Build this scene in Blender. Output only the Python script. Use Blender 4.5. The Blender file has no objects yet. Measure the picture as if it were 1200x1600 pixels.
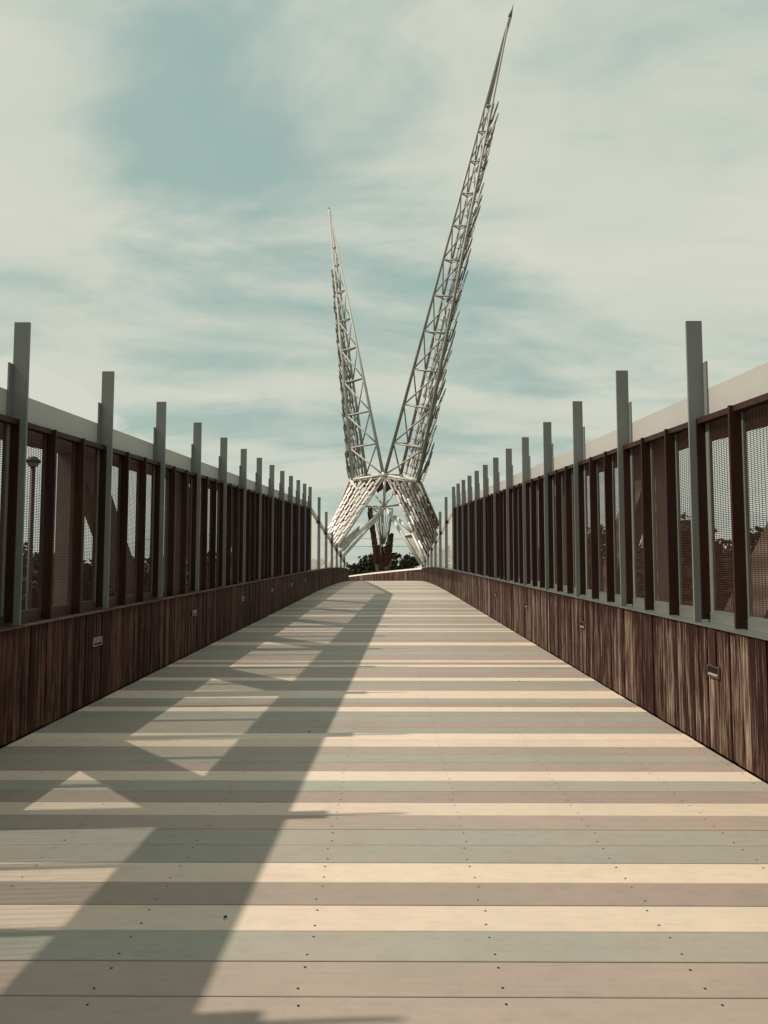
import bpy, math, random
from mathutils import Vector, Matrix

scene = bpy.context.scene
C = scene.collection
rnd = random.Random(7)
PALE = {}

# ------------------------------------------------------------------ camera
PITCH, YAW, FPX = math.radians(4.0), math.radians(0.35), 1156.0
EYE = Vector((0.0, 0.0, 1.5))
cam_data = bpy.data.cameras.new('camera')
cam_data.sensor_fit = 'VERTICAL'
cam_data.sensor_height = 36.0
cam_data.lens = 36.0 * FPX / 1600.0
cam_data.clip_start = 0.05
cam_data.clip_end = 6000
cam = bpy.data.objects.new('camera', cam_data)
C.objects.link(cam)
cam.location = EYE
cam.rotation_euler = (math.radians(90) + PITCH, 0, YAW)
scene.camera = cam

def site_point(u, v, y):
    """world point sighted from the eye at photo position u, v and distance y along the bridge"""
    r = cam.rotation_euler.to_matrix() @ Vector(((u - 600.0) / FPX, (800.0 - v) / FPX, -1.0))
    return EYE + r * (y / r.y)

# ------------------------------------------------------------------ light
SUN_EL = math.radians(47.3)
sun_from = Vector((-math.cos(SUN_EL), -0.068 * math.cos(SUN_EL), math.sin(SUN_EL))).normalized()
sd = bpy.data.lights.new('sun', 'SUN')
sd.energy = 4.0
sd.angle = math.radians(0.55)
sd.color = (1.0, 0.885, 0.75)
sun = bpy.data.objects.new('sun', sd)
sun.rotation_euler = sun_from.to_track_quat('Z', 'Y').to_euler()
C.objects.link(sun)

world = bpy.data.worlds.new('World')
scene.world = world
world.use_nodes = True

scene.view_settings.view_transform = 'Standard'
scene.view_settings.look = 'None'
scene.view_settings.exposure = 0.12
scene.view_settings.gamma = 1.0
scene.view_settings.use_curve_mapping = False

def build_world():
    nt = world.node_tree
    nt.nodes.clear()
    N, L = nt.nodes.new, nt.links.new
    out = N('ShaderNodeOutputWorld'); bg = N('ShaderNodeBackground')
    STR = 0.091
    bg.inputs['Strength'].default_value = STR
    L(bg.outputs[0], out.inputs[0])
    sky = N('ShaderNodeTexSky'); sky.sky_type = 'NISHITA'; sky.sun_disc = False
    sky.sun_elevation = SUN_EL; sky.sun_rotation = math.radians(267.4)
    sky.air_density = 1.2; sky.dust_density = 3.0
    tint = N('ShaderNodeMix'); tint.data_type = 'RGBA'; tint.blend_type = 'MULTIPLY'
    tint.inputs[0].default_value = 1.0
    L(sky.outputs[0], tint.inputs[6]); tint.inputs[7].default_value = (1.02, 0.92, 0.58, 1)
    # pull the physical sky towards the hazy teal of the day
    haze = N('ShaderNodeMix'); haze.data_type = 'RGBA'; haze.inputs[0].default_value = 0.8
    L(tint.outputs[2], haze.inputs[6]); haze.inputs[7].default_value = (3.75, 5.3, 4.95, 1)
    tc = N('ShaderNodeTexCoord')
    sep = N('ShaderNodeSeparateXYZ'); L(tc.outputs['Generated'], sep.inputs[0])
    def M(op, a, b=None, c=None, clamp=False):
        n = N('ShaderNodeMath'); n.operation = op; n.use_clamp = clamp
        for i, v in enumerate((a, b, c)):
            if v is None: continue
            if isinstance(v, (int, float)): n.inputs[i].default_value = v
            else: L(v, n.inputs[i])
        return n.outputs[0]
    # project direction on a flat cloud layer
    z = M('MAXIMUM', M('ADD', M('ABSOLUTE', sep.outputs[2]), 0.22), 0.05)
    cx = M('DIVIDE', sep.outputs[0], z); cy = M('DIVIDE', sep.outputs[1], z)
    comb = N('ShaderNodeCombineXYZ'); L(cx, comb.inputs[0]); L(cy, comb.inputs[1])
    mp = N('ShaderNodeMapping'); L(comb.outputs[0], mp.inputs[0])
    mp.inputs['Location'].default_value = (3.15, 1.7, 0.0)
    mp.inputs['Rotation'].default_value = (0, 0, math.radians(48))
    mp.inputs['Scale'].default_value = (0.75, 1.7, 1)
    n1 = N('ShaderNodeTexNoise'); L(mp.outputs[0], n1.inputs['Vector'])
    n1.inputs['Scale'].default_value = 1.25; n1.inputs['Detail'].default_value = 10
    n1.inputs['Roughness'].default_value = 0.54; n1.inputs['Distortion'].default_value = 0.7
    n2 = N('ShaderNodeTexNoise'); mp2 = N('ShaderNodeMapping'); L(comb.outputs[0], mp2.inputs[0]); mp2.inputs['Rotation'].default_value = (0, 0, math.radians(60)); mp2.inputs['Scale'].default_value = (.9, 1.5, 1); L(mp2.outputs[0], n2.inputs['Vector'])
    n2.inputs['Scale'].default_value = 4.0; n2.inputs['Detail'].default_value = 8
    n2.inputs['Roughness'].default_value = 0.56; n2.inputs['Distortion'].default_value = 0.6
    s = M('ADD', M('MULTIPLY', n1.outputs[0], 1.0), M('MULTIPLY', n2.outputs[0], 0.34))
    # openings and banks of the cloud deck: (u, v, width, weight)
    def lobe(u, v, wdt, wt):
        d = (site_point(u, v, 100) - EYE).normalized()
        vd = N('ShaderNodeVectorMath'); vd.operation = 'DISTANCE'
        nm = N('ShaderNodeVectorMath'); nm.operation = 'NORMALIZE'
        L(tc.outputs['Generated'], nm.inputs[0])
        L(nm.outputs[0], vd.inputs[0]); vd.inputs[1].default_value = d
        q = M('DIVIDE', vd.outputs['Value'], wdt)
        return M('MULTIPLY', M('EXPONENT', M('MULTIPLY', M('MULTIPLY', q, q), -1.0)), wt)
    for a in ((190, 110, .15, -.10), (400, 400, .15, -.13), (290, 300, .10, -.07), (860, 560, .13, -.13), (640, 420, .13, -.13),
              (1010, 60, .16, -.06), (250, 640, .09, -.10), (790, 800, .10, -.03),
              (40, 200, .13, .07), (620, 180, .18, .14), (880, 190, .16, .08), (120, 430, .12, .07),
              (80, 600, .06, .12), (650, 600, .09, .10), (500, 590, .06, .05), (980, 420, .15, .07), (1120, 240, .15, .08), (1010, 40, .13, -.03), (800, 300, .09, -.05), (1150, 470, .08, -.06), (480, 60, .10, .06)):
        s = M('ADD', s, lobe(*a))
    ramp = N('ShaderNodeValToRGB'); L(s, ramp.inputs[0])
    ramp.color_ramp.interpolation = 'EASE'
    ramp.color_ramp.elements[0].position = 0.42; ramp.color_ramp.elements[1].position = 0.76
    # cloud brightness
    n3 = N('ShaderNodeTexNoise'); L(mp.outputs[0], n3.inputs['Vector'])
    n3.inputs['Scale'].default_value = 2.0; n3.inputs['Detail'].default_value = 4
    cc = N('ShaderNodeMix'); cc.data_type = 'RGBA'; L(n3.outputs[0], cc.inputs[0])
    cc.inputs[6].default_value = (5.4, 5.95, 5.2, 1); cc.inputs[7].default_value = (7.4, 7.35, 6.3, 1)
    mix = N('ShaderNodeMix'); mix.data_type = 'RGBA'
    L(ramp.outputs[0], mix.inputs[0]); L(haze.outputs[2], mix.inputs[6]); L(cc.outputs[2], mix.inputs[7])
    # a low bank of puffed cloud at the left
    n4 = N('ShaderNodeTexNoise'); L(tc.outputs['Generated'], n4.inputs['Vector']); n4.inputs['Scale'].default_value = 16; n4.inputs['Detail'].default_value = 7; n4.inputs['Roughness'].default_value = .58
    s2 = M('MULTIPLY', M('SUBTRACT', n4.outputs[0], .5), 1.1)
    for a in ((-50, 600, .05, .8), (30, 608, .040, .75), (100, 635, .036, .72), (165, 665, .034, .68), (230, 700, .03, .6), (-160, 600, .08, .75)): s2 = M('ADD', s2, lobe(*a))
    r2 = N('ShaderNodeMapRange'); r2.interpolation_type = 'SMOOTHSTEP'; L(s2, r2.inputs[0]); r2.inputs[1].default_value = .42; r2.inputs[2].default_value = .62; r2.inputs[4].default_value = .85
    mb_ = N('ShaderNodeMix'); mb_.data_type = 'RGBA'; L(r2.outputs[0], mb_.inputs[0]); L(mix.outputs[2], mb_.inputs[6]); mb_.inputs[7].default_value = (6.9, 6.9, 6.1, 1)
    mix = mb_
    # pale band towards the horizon
    hz = M('EXPONENT', M('MULTIPLY', M('ABSOLUTE', sep.outputs[2]), -9.0))
    mh = N('ShaderNodeMix'); mh.data_type = 'RGBA'; L(M('MULTIPLY', hz, 0.55), mh.inputs[0])
    L(mix.outputs[2], mh.inputs[6]); mh.inputs[7].default_value = (5.4, 5.9, 5.2, 1)
    L(mh.outputs[2], bg.inputs['Color'])
build_world()

# ------------------------------------------------------------------ materials
def base_mat(name, col, rough=0.6, metal=0.0):
    m = bpy.data.materials.new(name); m.use_nodes = True
    b = m.node_tree.nodes['Principled BSDF']
    b.inputs['Base Color'].default_value = (*col, 1)
    b.inputs['Roughness'].default_value = rough
    b.inputs['Metallic'].default_value = metal
    if max(col) < .12: b.inputs['Specular IOR Level'].default_value = .18
    return m, m.node_tree, b

def mottled(name, c1, c2, rough=0.6, metal=0.0, scale=6.0, stretch=(1, 1, 1), bump=0.0, detail=6, rvar=0.0, lo=.35, hi=.65, rand=0.15):
    """two colours mixed by noise in object space, jittered per object"""
    m, nt, b = base_mat(name, c1, rough, metal)
    N, L = nt.nodes.new, nt.links.new
    tc = N('ShaderNodeTexCoord'); mp = N('ShaderNodeMapping'); L(tc.outputs['Object'], mp.inputs[0])
    mp.inputs['Scale'].default_value = stretch
    oi = N('ShaderNodeObjectInfo')
    off = N('ShaderNodeMath'); off.operation = 'MULTIPLY'; off.inputs[1].default_value = 37.0; L(oi.outputs['Random'], off.inputs[0])
    n = N('ShaderNodeTexNoise'); n.noise_dimensions = '4D'; L(mp.outputs[0], n.inputs['Vector']); L(off.outputs[0], n.inputs['W'])
    n.inputs['Scale'].default_value = scale; n.inputs['Detail'].default_value = detail
    n.inputs['Roughness'].default_value = 0.6
    r = N('ShaderNodeMapRange'); L(n.outputs[0], r.inputs[0]); r.inputs[1].default_value = lo; r.inputs[2].default_value = hi
    mx = N('ShaderNodeMix'); mx.data_type = 'RGBA'; L(r.outputs[0], mx.inputs[0])
    mx.inputs[6].default_value = (*c1, 1); mx.inputs[7].default_value = (*c2, 1)
    hv = N('ShaderNodeHueSaturation'); L(mx.outputs[2], hv.inputs['Color'])
    vr = N('ShaderNodeMapRange'); L(oi.outputs['Random'], vr.inputs[0]); vr.inputs[3].default_value = 1 - rand; vr.inputs[4].default_value = 1 + rand
    L(vr.outputs[0], hv.inputs['Value']); L(hv.outputs[0], b.inputs['Base Color'])
    if rvar:
        rr = N('ShaderNodeMapRange'); L(n.outputs[0], rr.inputs[0]); rr.inputs[3].default_value = rough - rvar; rr.inputs[4].default_value = rough + rvar
        L(rr.outputs[0], b.inputs['Roughness'])
    if bump:
        bp = N('ShaderNodeBump'); bp.inputs['Strength'].default_value = bump; bp.inputs['Distance'].default_value = 0.004
        L(n.outputs[0], bp.inputs['Height']); L(bp.outputs[0], b.inputs['Normal'])
    return m

def board_mat(name, c1, c2):
    """brushed composite deck board: fine ripple along its length, scuffs and dust"""
    m, nt, b = base_mat(name, c1, 0.62)
    N, L = nt.nodes.new, nt.links.new
    tc = N('ShaderNodeTexCoord'); oi = N('ShaderNodeObjectInfo')
    off = N('ShaderNodeMath'); off.operation = 'MULTIPLY'; off.inputs[1].default_value = 53.0; L(oi.outputs['Random'], off.inputs[0])
    def noise(sc, stretch, det=5, rg=.6):
        mp = N('ShaderNodeMapping'); L(tc.outputs['Object'], mp.inputs[0]); mp.inputs['Scale'].default_value = stretch
        n = N('ShaderNodeTexNoise'); n.noise_dimensions = '4D'; L(mp.outputs[0], n.inputs['Vector']); L(off.outputs[0], n.inputs['W'])
        n.inputs['Scale'].default_value = sc; n.inputs['Detail'].default_value = det; n.inputs['Roughness'].default_value = rg
        return n.outputs[0]
    big = noise(1.1, (1, 2, 1), 3); fine = noise(60, (.05, 1, 1), 3); speck = noise(9, (1, 1.5, 1), 8, .7)
    mx = N('ShaderNodeMix'); mx.data_type = 'RGBA'
    r = N('ShaderNodeMapRange'); L(big, r.inputs[0]); r.inputs[1].default_value = .32; r.inputs[2].default_value = .68
    L(r.outputs[0], mx.inputs[0]); mx.inputs[6].default_value = (*c1, 1); mx.inputs[7].default_value = (*c2, 1)
    def mul(col, fac, lo, hi, a, z):
        k = N('ShaderNodeMapRange'); L(fac, k.inputs[0]); k.inputs[1].default_value = a; k.inputs[2].default_value = z
        k.inputs[3].default_value = lo; k.inputs[4].default_value = hi
        h = N('ShaderNodeHueSaturation'); L(col, h.inputs['Color']); L(k.outputs[0], h.inputs['Value']); return h.outputs[0]
    c = mul(mx.outputs[2], fine, .96, 1.04, .3, .7)
    c = mul(c, speck, .92, 1.03, .3, .52)
    gp = N('ShaderNodeNewGeometry'); wn = N('ShaderNodeTexNoise'); L(gp.outputs['Position'], wn.inputs['Vector']); wn.inputs['Scale'].default_value = 1.3; wn.inputs['Detail'].default_value = 9; wn.inputs['Roughness'].default_value = .68
    c = mul(c, wn.outputs[0], .95, 1.04, .32, .62)
    c = mul(c, oi.outputs['Random'], .93, 1.07, 0, 1)
    # scuff marks: thin wandering dark lines
    mp = N('ShaderNodeMapping'); L(tc.outputs['Object'], mp.inputs[0]); mp.inputs['Scale'].default_value = (1, .6, 1)
    w = N('ShaderNodeTexNoise'); w.noise_dimensions = '4D'; L(mp.outputs[0], w.inputs['Vector']); L(off.outputs[0], w.inputs['W']); w.inputs['Scale'].default_value = 1.7; w.inputs['Detail'].default_value = 1
    sb = N('ShaderNodeMath'); sb.operation = 'SUBTRACT'; L(w.outputs[0], sb.inputs[0]); sb.inputs[1].default_value = .62
    ab = N('ShaderNodeMath'); ab.operation = 'ABSOLUTE'; L(sb.outputs[0], ab.inputs[0])
    c = mul(c, ab.outputs[0], .955, 1.0, 0, .0035)
    L(c, b.inputs['Base Color'])
    bp = N('ShaderNodeBump'); bp.inputs['Strength'].default_value = .35; bp.inputs['Distance'].default_value = .002
    L(fine, bp.inputs['Height']); L(bp.outputs[0], b.inputs['Normal'])
    return m

def wood_mat(name, dark, mid, pale, pale_lo=.5):
    m, nt, b = base_mat(name, mid, 0.72)
    N, L = nt.nodes.new, nt.links.new
    tc = N('ShaderNodeTexCoord'); oi = N('ShaderNodeObjectInfo')
    ge = N('ShaderNodeNewGeometry'); ad = N('ShaderNodeMath'); ad.operation = 'ADD'; L(oi.outputs['Random'], ad.inputs[0]); L(ge.outputs['Random Per Island'], ad.inputs[1]); fr = N('ShaderNodeMath'); fr.operation = 'FRACT'; L(ad.outputs[0], fr.inputs[0])
    off = N('ShaderNodeMath'); off.operation = 'MULTIPLY'; off.inputs[1].default_value = 91.0; L(fr.outputs[0], off.inputs[0])
    def noise(sc, stretch, det=6, rg=.65):
        mp = N('ShaderNodeMapping'); L(tc.outputs['Object'], mp.inputs[0]); mp.inputs['Scale'].default_value = stretch
        n = N('ShaderNodeTexNoise'); n.noise_dimensions = '4D'; L(mp.outputs[0], n.inputs['Vector']); L(off.outputs[0], n.inputs['W'])
        n.inputs['Scale'].default_value = sc; n.inputs['Detail'].default_value = det; n.inputs['Roughness'].default_value = rg
        return n.outputs[0]
    streak = noise(100, (1, 1, .014)); blotch = noise(3.5, (2.2, 2.2, .6), 4); fine = noise(170, (1, 1, .02), 3)
    a = N('ShaderNodeMath'); a.operation = 'ADD'; L(streak, a.inputs[0])
    h = N('ShaderNodeMath'); h.operation = 'MULTIPLY_ADD'; L(fine, h.inputs[0]); h.inputs[1].default_value = .6; h.inputs[2].default_value = -.29
    L(h.outputs[0], a.inputs[1])
    a2 = N('ShaderNodeMath'); a2.operation = 'MULTIPLY_ADD'; L(blotch, a2.inputs[0]); a2.inputs[1].default_value = .30; L(a.outputs[0], a2.inputs[2])
    a3 = N('ShaderNodeMath'); a3.operation = 'MULTIPLY_ADD'; L(fr.outputs[0], a3.inputs[0]); a3.inputs[1].default_value = .16; L(a2.outputs[0], a3.inputs[2])
    # sheltered strip under the sill has kept its dark stain
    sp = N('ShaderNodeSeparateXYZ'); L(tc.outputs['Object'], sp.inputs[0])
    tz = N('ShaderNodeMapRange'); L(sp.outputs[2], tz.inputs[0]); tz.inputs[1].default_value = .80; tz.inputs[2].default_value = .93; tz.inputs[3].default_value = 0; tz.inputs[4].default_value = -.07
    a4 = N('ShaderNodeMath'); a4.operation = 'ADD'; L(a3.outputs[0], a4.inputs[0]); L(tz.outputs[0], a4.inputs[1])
    rp = N('ShaderNodeValToRGB'); L(a4.outputs[0], rp.inputs[0]); e = rp.color_ramp.elements
    e[0].position = .70 - (pale_lo - .35) * .1; e[0].color = (*dark, 1); e[1].position = .985 + (.35 - pale_lo) * .4; e[1].color = (*pale, 1)
    k = e.new(.765); k.color = (*mid, 1)
    L(rp.outputs[0], b.inputs['Base Color'])
    bp = N('ShaderNodeBump'); bp.inputs['Strength'].default_value = .5; bp.inputs['Distance'].default_value = .003
    L(a.outputs[0], bp.inputs['Height']); L(bp.outputs[0], b.inputs['Normal'])
    return m

M_CREAM = board_mat('deck_cream', (.575, .485, .385), (.605, .485, .395))
M_TAN = board_mat('deck_tan', (.295, .245, .203), (.32, .252, .213))
M_GREEN = board_mat('deck_green', (.285, .287, .243), (.315, .275, .233))
M_SCREW = base_mat('screw_steel', (.03, .025, .02), .5, .3)[0]
M_GREYPAINT = mottled('grey_paint', (.150, .160, .155), (.175, .184, .178), .5, 0, 3, (1, 1, .4), .05, rand=.06)
M_BEAM = mottled('pale_beam_paint', (.37, .365, .34), (.41, .40, .365), .5, 0, 2, (1, .4, 1), .05, rand=.03)
M_SILL = mottled('sill_metal', (.13, .145, .13), (.17, .18, .165), .45, .2, 5, (1, .4, 1), .05)
M_PALECAP = mottled('pale_cap', (.74, .70, .64), (.78, .74, .68), .5, 0, 5)
M_BROWN = mottled('brown_steel', (.028, .0115, .0095), (.045, .018, .014), .55, .1, 7, (1, 1, .3), .08)
M_WIRE = base_mat('brown_wire', (.075, .036, .028), .5, .2)[0]
M_TRUSS = mottled('truss_paint', (.19, .14, .12), (.24, .185, .155), .6, 0, 2.5, rand=.05)
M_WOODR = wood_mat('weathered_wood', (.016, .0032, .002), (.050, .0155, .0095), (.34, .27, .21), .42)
M_WOODL = wood_mat('red_brown_wood', (.016, .0032, .0025), (.050, .014, .010), (.22, .125, .09), .42)  # pale streaks darker and redder than in the right wall's wood
M_STEEL = mottled('feather_steel', (.50, .48, .43), (.60, .57, .50), .42, .35, 1.5, rand=.15)
M_STEELG = mottled('feather_grey', (.15, .14, .13), (.34, .32, .29), .45, .35, 1.5, rand=.35)
M_FRAME = mottled('white_frame', (.36, .35, .32), (.42, .41, .37), .5, 0, 1.0, rand=.02)
M_WHITE = mottled('white_leg_paint', (.60, .585, .53), (.66, .64, .58), .45, 0, 1.0, rand=.02)
M_RUST = mottled('feather_brown', (.10, .035, .025), (.20, .105, .08), .6, .1, 3, rand=.3)
M_DARK = base_mat('dark_recess', (.012, .007, .006), .8)[0]
M_LIGHTBOX = base_mat('light_fitting', (.32, .29, .25), .4, .4)[0]
M_POLE = base_mat('lamp_pole', (.05, .045, .04), .5, .2)[0]
M_BARK = mottled('bark', (.05, .035, .025), (.09, .065, .05), .9, 0, 8, (1, 1, .2), .3)
M_GRASS = mottled('grass_ground', (.03, .035, .018), (.06, .06, .032), .95, 0, .08, detail=10)
M_ASPHALT = mottled('asphalt', (.05, .05, .048), (.065, .063, .06), .9, 0, .6, detail=8)
M_FRAMEB = mottled('dull_brown_frame', (.07, .045, .038), (.10, .065, .055), .55, .1, 5)  # also the shade-browned paint of left sill, kick plate and frames
M_CABLE = base_mat('cable', (.03, .03, .03), .6)[0]

def leaf_mat(name, c1, c2):
    m, nt, b = base_mat(name, c1, .6)
    N, L = nt.nodes.new, nt.links.new
    g = N('ShaderNodeNewGeometry'); mx = N('ShaderNodeMix'); mx.data_type = 'RGBA'
    L(g.outputs['Random Per Island'], mx.inputs[0]); mx.inputs[6].default_value = (*c1, 1); mx.inputs[7].default_value = (*c2, 1)
    L(mx.outputs[2], b.inputs['Base Color'])
    tr = N('ShaderNodeBsdfTranslucent'); L(mx.outputs[2], tr.inputs[0])
    ms = N('ShaderNodeMixShader'); ms.inputs[0].default_value = .25
    L(b.outputs[0], ms.inputs[1]); L(tr.outputs[0], ms.inputs[2]); L(ms.outputs[0], nt.nodes['Material Output'].inputs[0])
    return m
M_LEAF = leaf_mat('leaves', (.013, .015, .008), (.032, .031, .014))

def panel_mat():
    m, nt, b = base_mat('pale_panel', (.75, .75, .70), .5)
    N, L = nt.nodes.new, nt.links.new
    tp = N('ShaderNodeBsdfTransparent'); tl = N('ShaderNodeBsdfTranslucent'); tl.inputs[0].default_value = (.8, .8, .74, 1)
    m1 = N('ShaderNodeMixShader'); m1.inputs[0].default_value = .5; L(tl.outputs[0], m1.inputs[1]); L(b.outputs[0], m1.inputs[2])
    m2 = N('ShaderNodeMixShader'); m2.inputs[0].default_value = .55; L(m1.outputs[0], m2.inputs[1]); L(tp.outputs[0], m2.inputs[2])
    L(m2.outputs[0], nt.nodes['Material Output'].inputs[0])
    return m
M_PANEL = panel_mat()

# ------------------------------------------------------------------ mesh helpers
class MB:
    def __init__(s): s.v, s.f = [], []
    def hull8(s, p):
        n = len(s.v); s.v += [tuple(q) for q in p]
        s.f += [(n, n+3, n+2, n+1), (n+4, n+5, n+6, n+7), (n, n+1, n+5, n+4), (n+1, n+2, n+6, n+5), (n+2, n+3, n+7, n+6), (n+3, n, n+4, n+7)]
    def box(s, x0, x1, y0, y1, z0, z1):
        if x0 > x1: x0, x1 = x1, x0
        if y0 > y1: y0, y1 = y1, y0
        s.hull8([(x0,y0,z0),(x1,y0,z0),(x1,y1,z0),(x0,y1,z0),(x0,y0,z1),(x1,y0,z1),(x1,y1,z1),(x0,y1,z1)])
    def bar(s, p0, p1, w, h, up=(0, 0, 1)):
        """rectangular bar between two points, w across, h along 'up'"""
        p0, p1, up = Vector(p0), Vector(p1), Vector(up)
        d = (p1 - p0).normalized(); a = d.cross(up).normalized(); b = a.cross(d).normalized()
        a *= w / 2; b *= h / 2
        s.hull8([p0-a-b, p0+a-b, p1+a-b, p1-a-b, p0-a+b, p0+a+b, p1+a+b, p1-a+b])
    def tube(s, p0, p1, r, r2=None, n=8, caps=True):
        p0, p1 = Vector(p0), Vector(p1); r2 = r if r2 is None else r2
        d = (p1 - p0).normalized(); u = Vector((0, 0, 1)) if abs(d.z) < .9 else Vector((0, 1, 0))
        a = d.cross(u).normalized(); b = a.cross(d)
        k = len(s.v)
        for p, q in ((p0, r), (p1, r2)):
            for i in range(n):
                t = 2 * math.pi * i / n
                s.v.append(tuple(p + a * (q * math.cos(t)) + b * (q * math.sin(t))))
        for i in range(n):
            j = (i + 1) % n; s.f.append((k+i, k+n+i, k+n+j, k+j))
        if caps: s.f.append(tuple(range(k, k+n))); s.f.append(tuple(range(k+2*n-1, k+n-1, -1)))
    def sweep(s, profile, stations):
        """closed profile of (side, up) carried through stations (x, y, z, tangent_angle)"""
        k = len(s.v); m = len(profile)
        for (x, y, z, a) in stations:
            for (q, h) in profile: s.v.append((x + q * math.cos(a), y + q * math.sin(a), z + h))
        for i in range(len(stations) - 1):
            for j in range(m):
                j2 = (j + 1) % m
                s.f.append((k+i*m+j, k+i*m+j2, k+(i+1)*m+j2, k+(i+1)*m+j))
        s.f.append(tuple(range(k+m-1, k-1, -1))); e = k + (len(stations)-1) * m
        s.f.append(tuple(range(e, e+m)))
    def mesh(s, name, mat, smooth=False):
        me = bpy.data.meshes.new(name); me.from_pydata(s.v, [], s.f); me.materials.append(mat)
        if smooth: me.polygons.foreach_set('use_smooth', [True] * len(me.polygons))
        me.update(); return me

def link(name, me, parent=None, loc=None, rot=None, scale=None):
    o = bpy.data.objects.new(name, me); C.objects.link(o)
    if parent is not None: o.parent = parent
    if loc is not None: o.location = loc
    if rot is not None: o.rotation_euler = rot
    if scale is not None: o.scale = scale
    return o
def part(name, mb, mat, parent, smooth=False): return link(name, mb.mesh(name, mat, smooth), parent)
def tag(o, label=None, cat=None, group=None, kind=None):
    if label: o['label'] = label
    if cat: o['category'] = cat
    if group: o['group'] = group
    if kind: o['kind'] = kind
    return o
def empty(name, loc=(0, 0, 0)):
    o = bpy.data.objects.new(name, None); C.objects.link(o); o.location = loc; o.empty_display_size = .3
    return o
def smooth_fix(o):
    pass

# ------------------------------------------------------------------ bridge alignment
SLOPE = 0.0104
def D(y):
    z = SLOPE * y
    if y > 30: z -= .00056 * (y - 30) ** 2
    if y > 60: z -= .0019 * (y - 60) ** 2
    return z
XL, XR = -3.03, 2.50
def bend(y):                       # how far the bridge has swung to the left
    if y < 56: return 0.0
    t = y - 56
    return .0205 * t * t if t < 14 else .0205 * 196 + (t - 14) * .574
def edge(side, y):
    x = (XR if side > 0 else XL) - bend(y)
    g = math.atan2(bend(y + .05) - bend(y - .05), .1)
    return x, y, D(y), g
BAY = 1.92
Y0 = 6.14
posts = [Y0 + BAY * k for k in range(-5, 13)]       # tall screen, last at 29.2
YS, YE = posts[0], posts[-1]
def beam_top(y): return D(y) + 2.90 + .033 * (y - 6.4)
def post_top(y): return D(y) + 3.48 + .033 * (y - 6.14)
WALL = {-1: .93, 1: .965}

# ------------------------------------------------------------------ ground far below
mb = MB(); mb.v = [(-3000, -1500, -9), (3000, -1500, -9), (3000, 4500, -9), (-3000, 4500, -9)]; mb.f = [(0, 1, 2, 3)]
tag(part('ground', mb, M_GRASS, None), kind='structure')
mb = MB(); mb.box(-800, 800, 12, 50, -9.3, -8.98)
tag(part('road', mb, M_ASPHALT, None), kind='structure')

# ------------------------------------------------------------------ deck
deck = empty('bridge_deck'); tag(deck, kind='structure')
BW = .2209; YB = 2.633
seq = {-2: 'T', -1: 'T', 0: 'T', 1: 'G', 2: 'C', 3: 'T', 4: 'C', 5: 'G', 6: 'G', 7: 'T', 8: 'C', 9: 'T', 10: 'G', 11: 'C', 12: 'T', 13: 'G', 14: 'T',
       15: 'C', 16: 'C', 17: 'G', 18: 'T', 19: 'G', 20: 'G', 21: 'C', 22: 'T', 23: 'G', 24: 'C', 25: 'C', 26: 'T', 27: 'G', 28: 'G', 29: 'C', 30: 'T', 31: 'T', 32: 'G', 33: 'T', 34: 'C', 35: 'T'}
def board_mesh(mat, x0, x1, ch=.0025):
    b = MB(); w = BW / 2 - .0035; h = .028
    prof = [(-w, -h), (w, -h), (w, -ch), (w-ch, 0), (-w+ch, 0), (-w, -ch)]
    for x in (x0, x1): b.v += [(x, p, q) for p, q in prof]
    for j in range(6): b.f.append((j, 6+j, 6+(j+1) % 6, (j+1) % 6))
    b.f += [(5, 4, 3, 2, 1, 0), (6, 7, 8, 9, 10, 11)]
    bm_ = b.mesh('board', mat)
    bm_.flip_normals() if False else None
    return bm_
bmesh_ = {k: board_mesh(m, XL + .006, XR - .006) for k, m in (('C', M_CREAM), ('T', M_TAN), ('G', M_GREEN))}
prev = 'T'
for n in range(-22, 272):
    y = YB + (n - .5) * BW + BW / 2 - BW / 2 + 0.0
    if n in seq: k = seq[n]
    else:
        k = rnd.choice('CCTTTGGG' if prev != 'C' else 'TTTGGGC')
    prev = k
    y = YB + (n + .5) * BW        # board n spans up to YB + n*BW
    g = math.atan2(D(y + .1) - D(y - .1), .2)
    link('plank', bmesh_[k], deck, (rnd.uniform(-.002, .002) - bend(y), y, D(y) + rnd.uniform(-.0006, .0006)), (g + rnd.uniform(-.002, .002), 0, math.atan2(bend(y + .05) - bend(y - .05), .1)))
y_end = YB + 271 * BW
mb = MB()
st = []
yy = y_end
while yy < 100:
    st.append((-bend(yy), yy, D(yy), math.atan2(bend(yy+.05)-bend(yy-.05), .1))); yy += .8
mb.sweep([(XL+.006, -.028), (XR-.006, -.028), (XR-.006, 0), (XL+.006, 0)], st)
tag(part('plank_run', mb, M_TAN, deck), kind='stuff')
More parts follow.
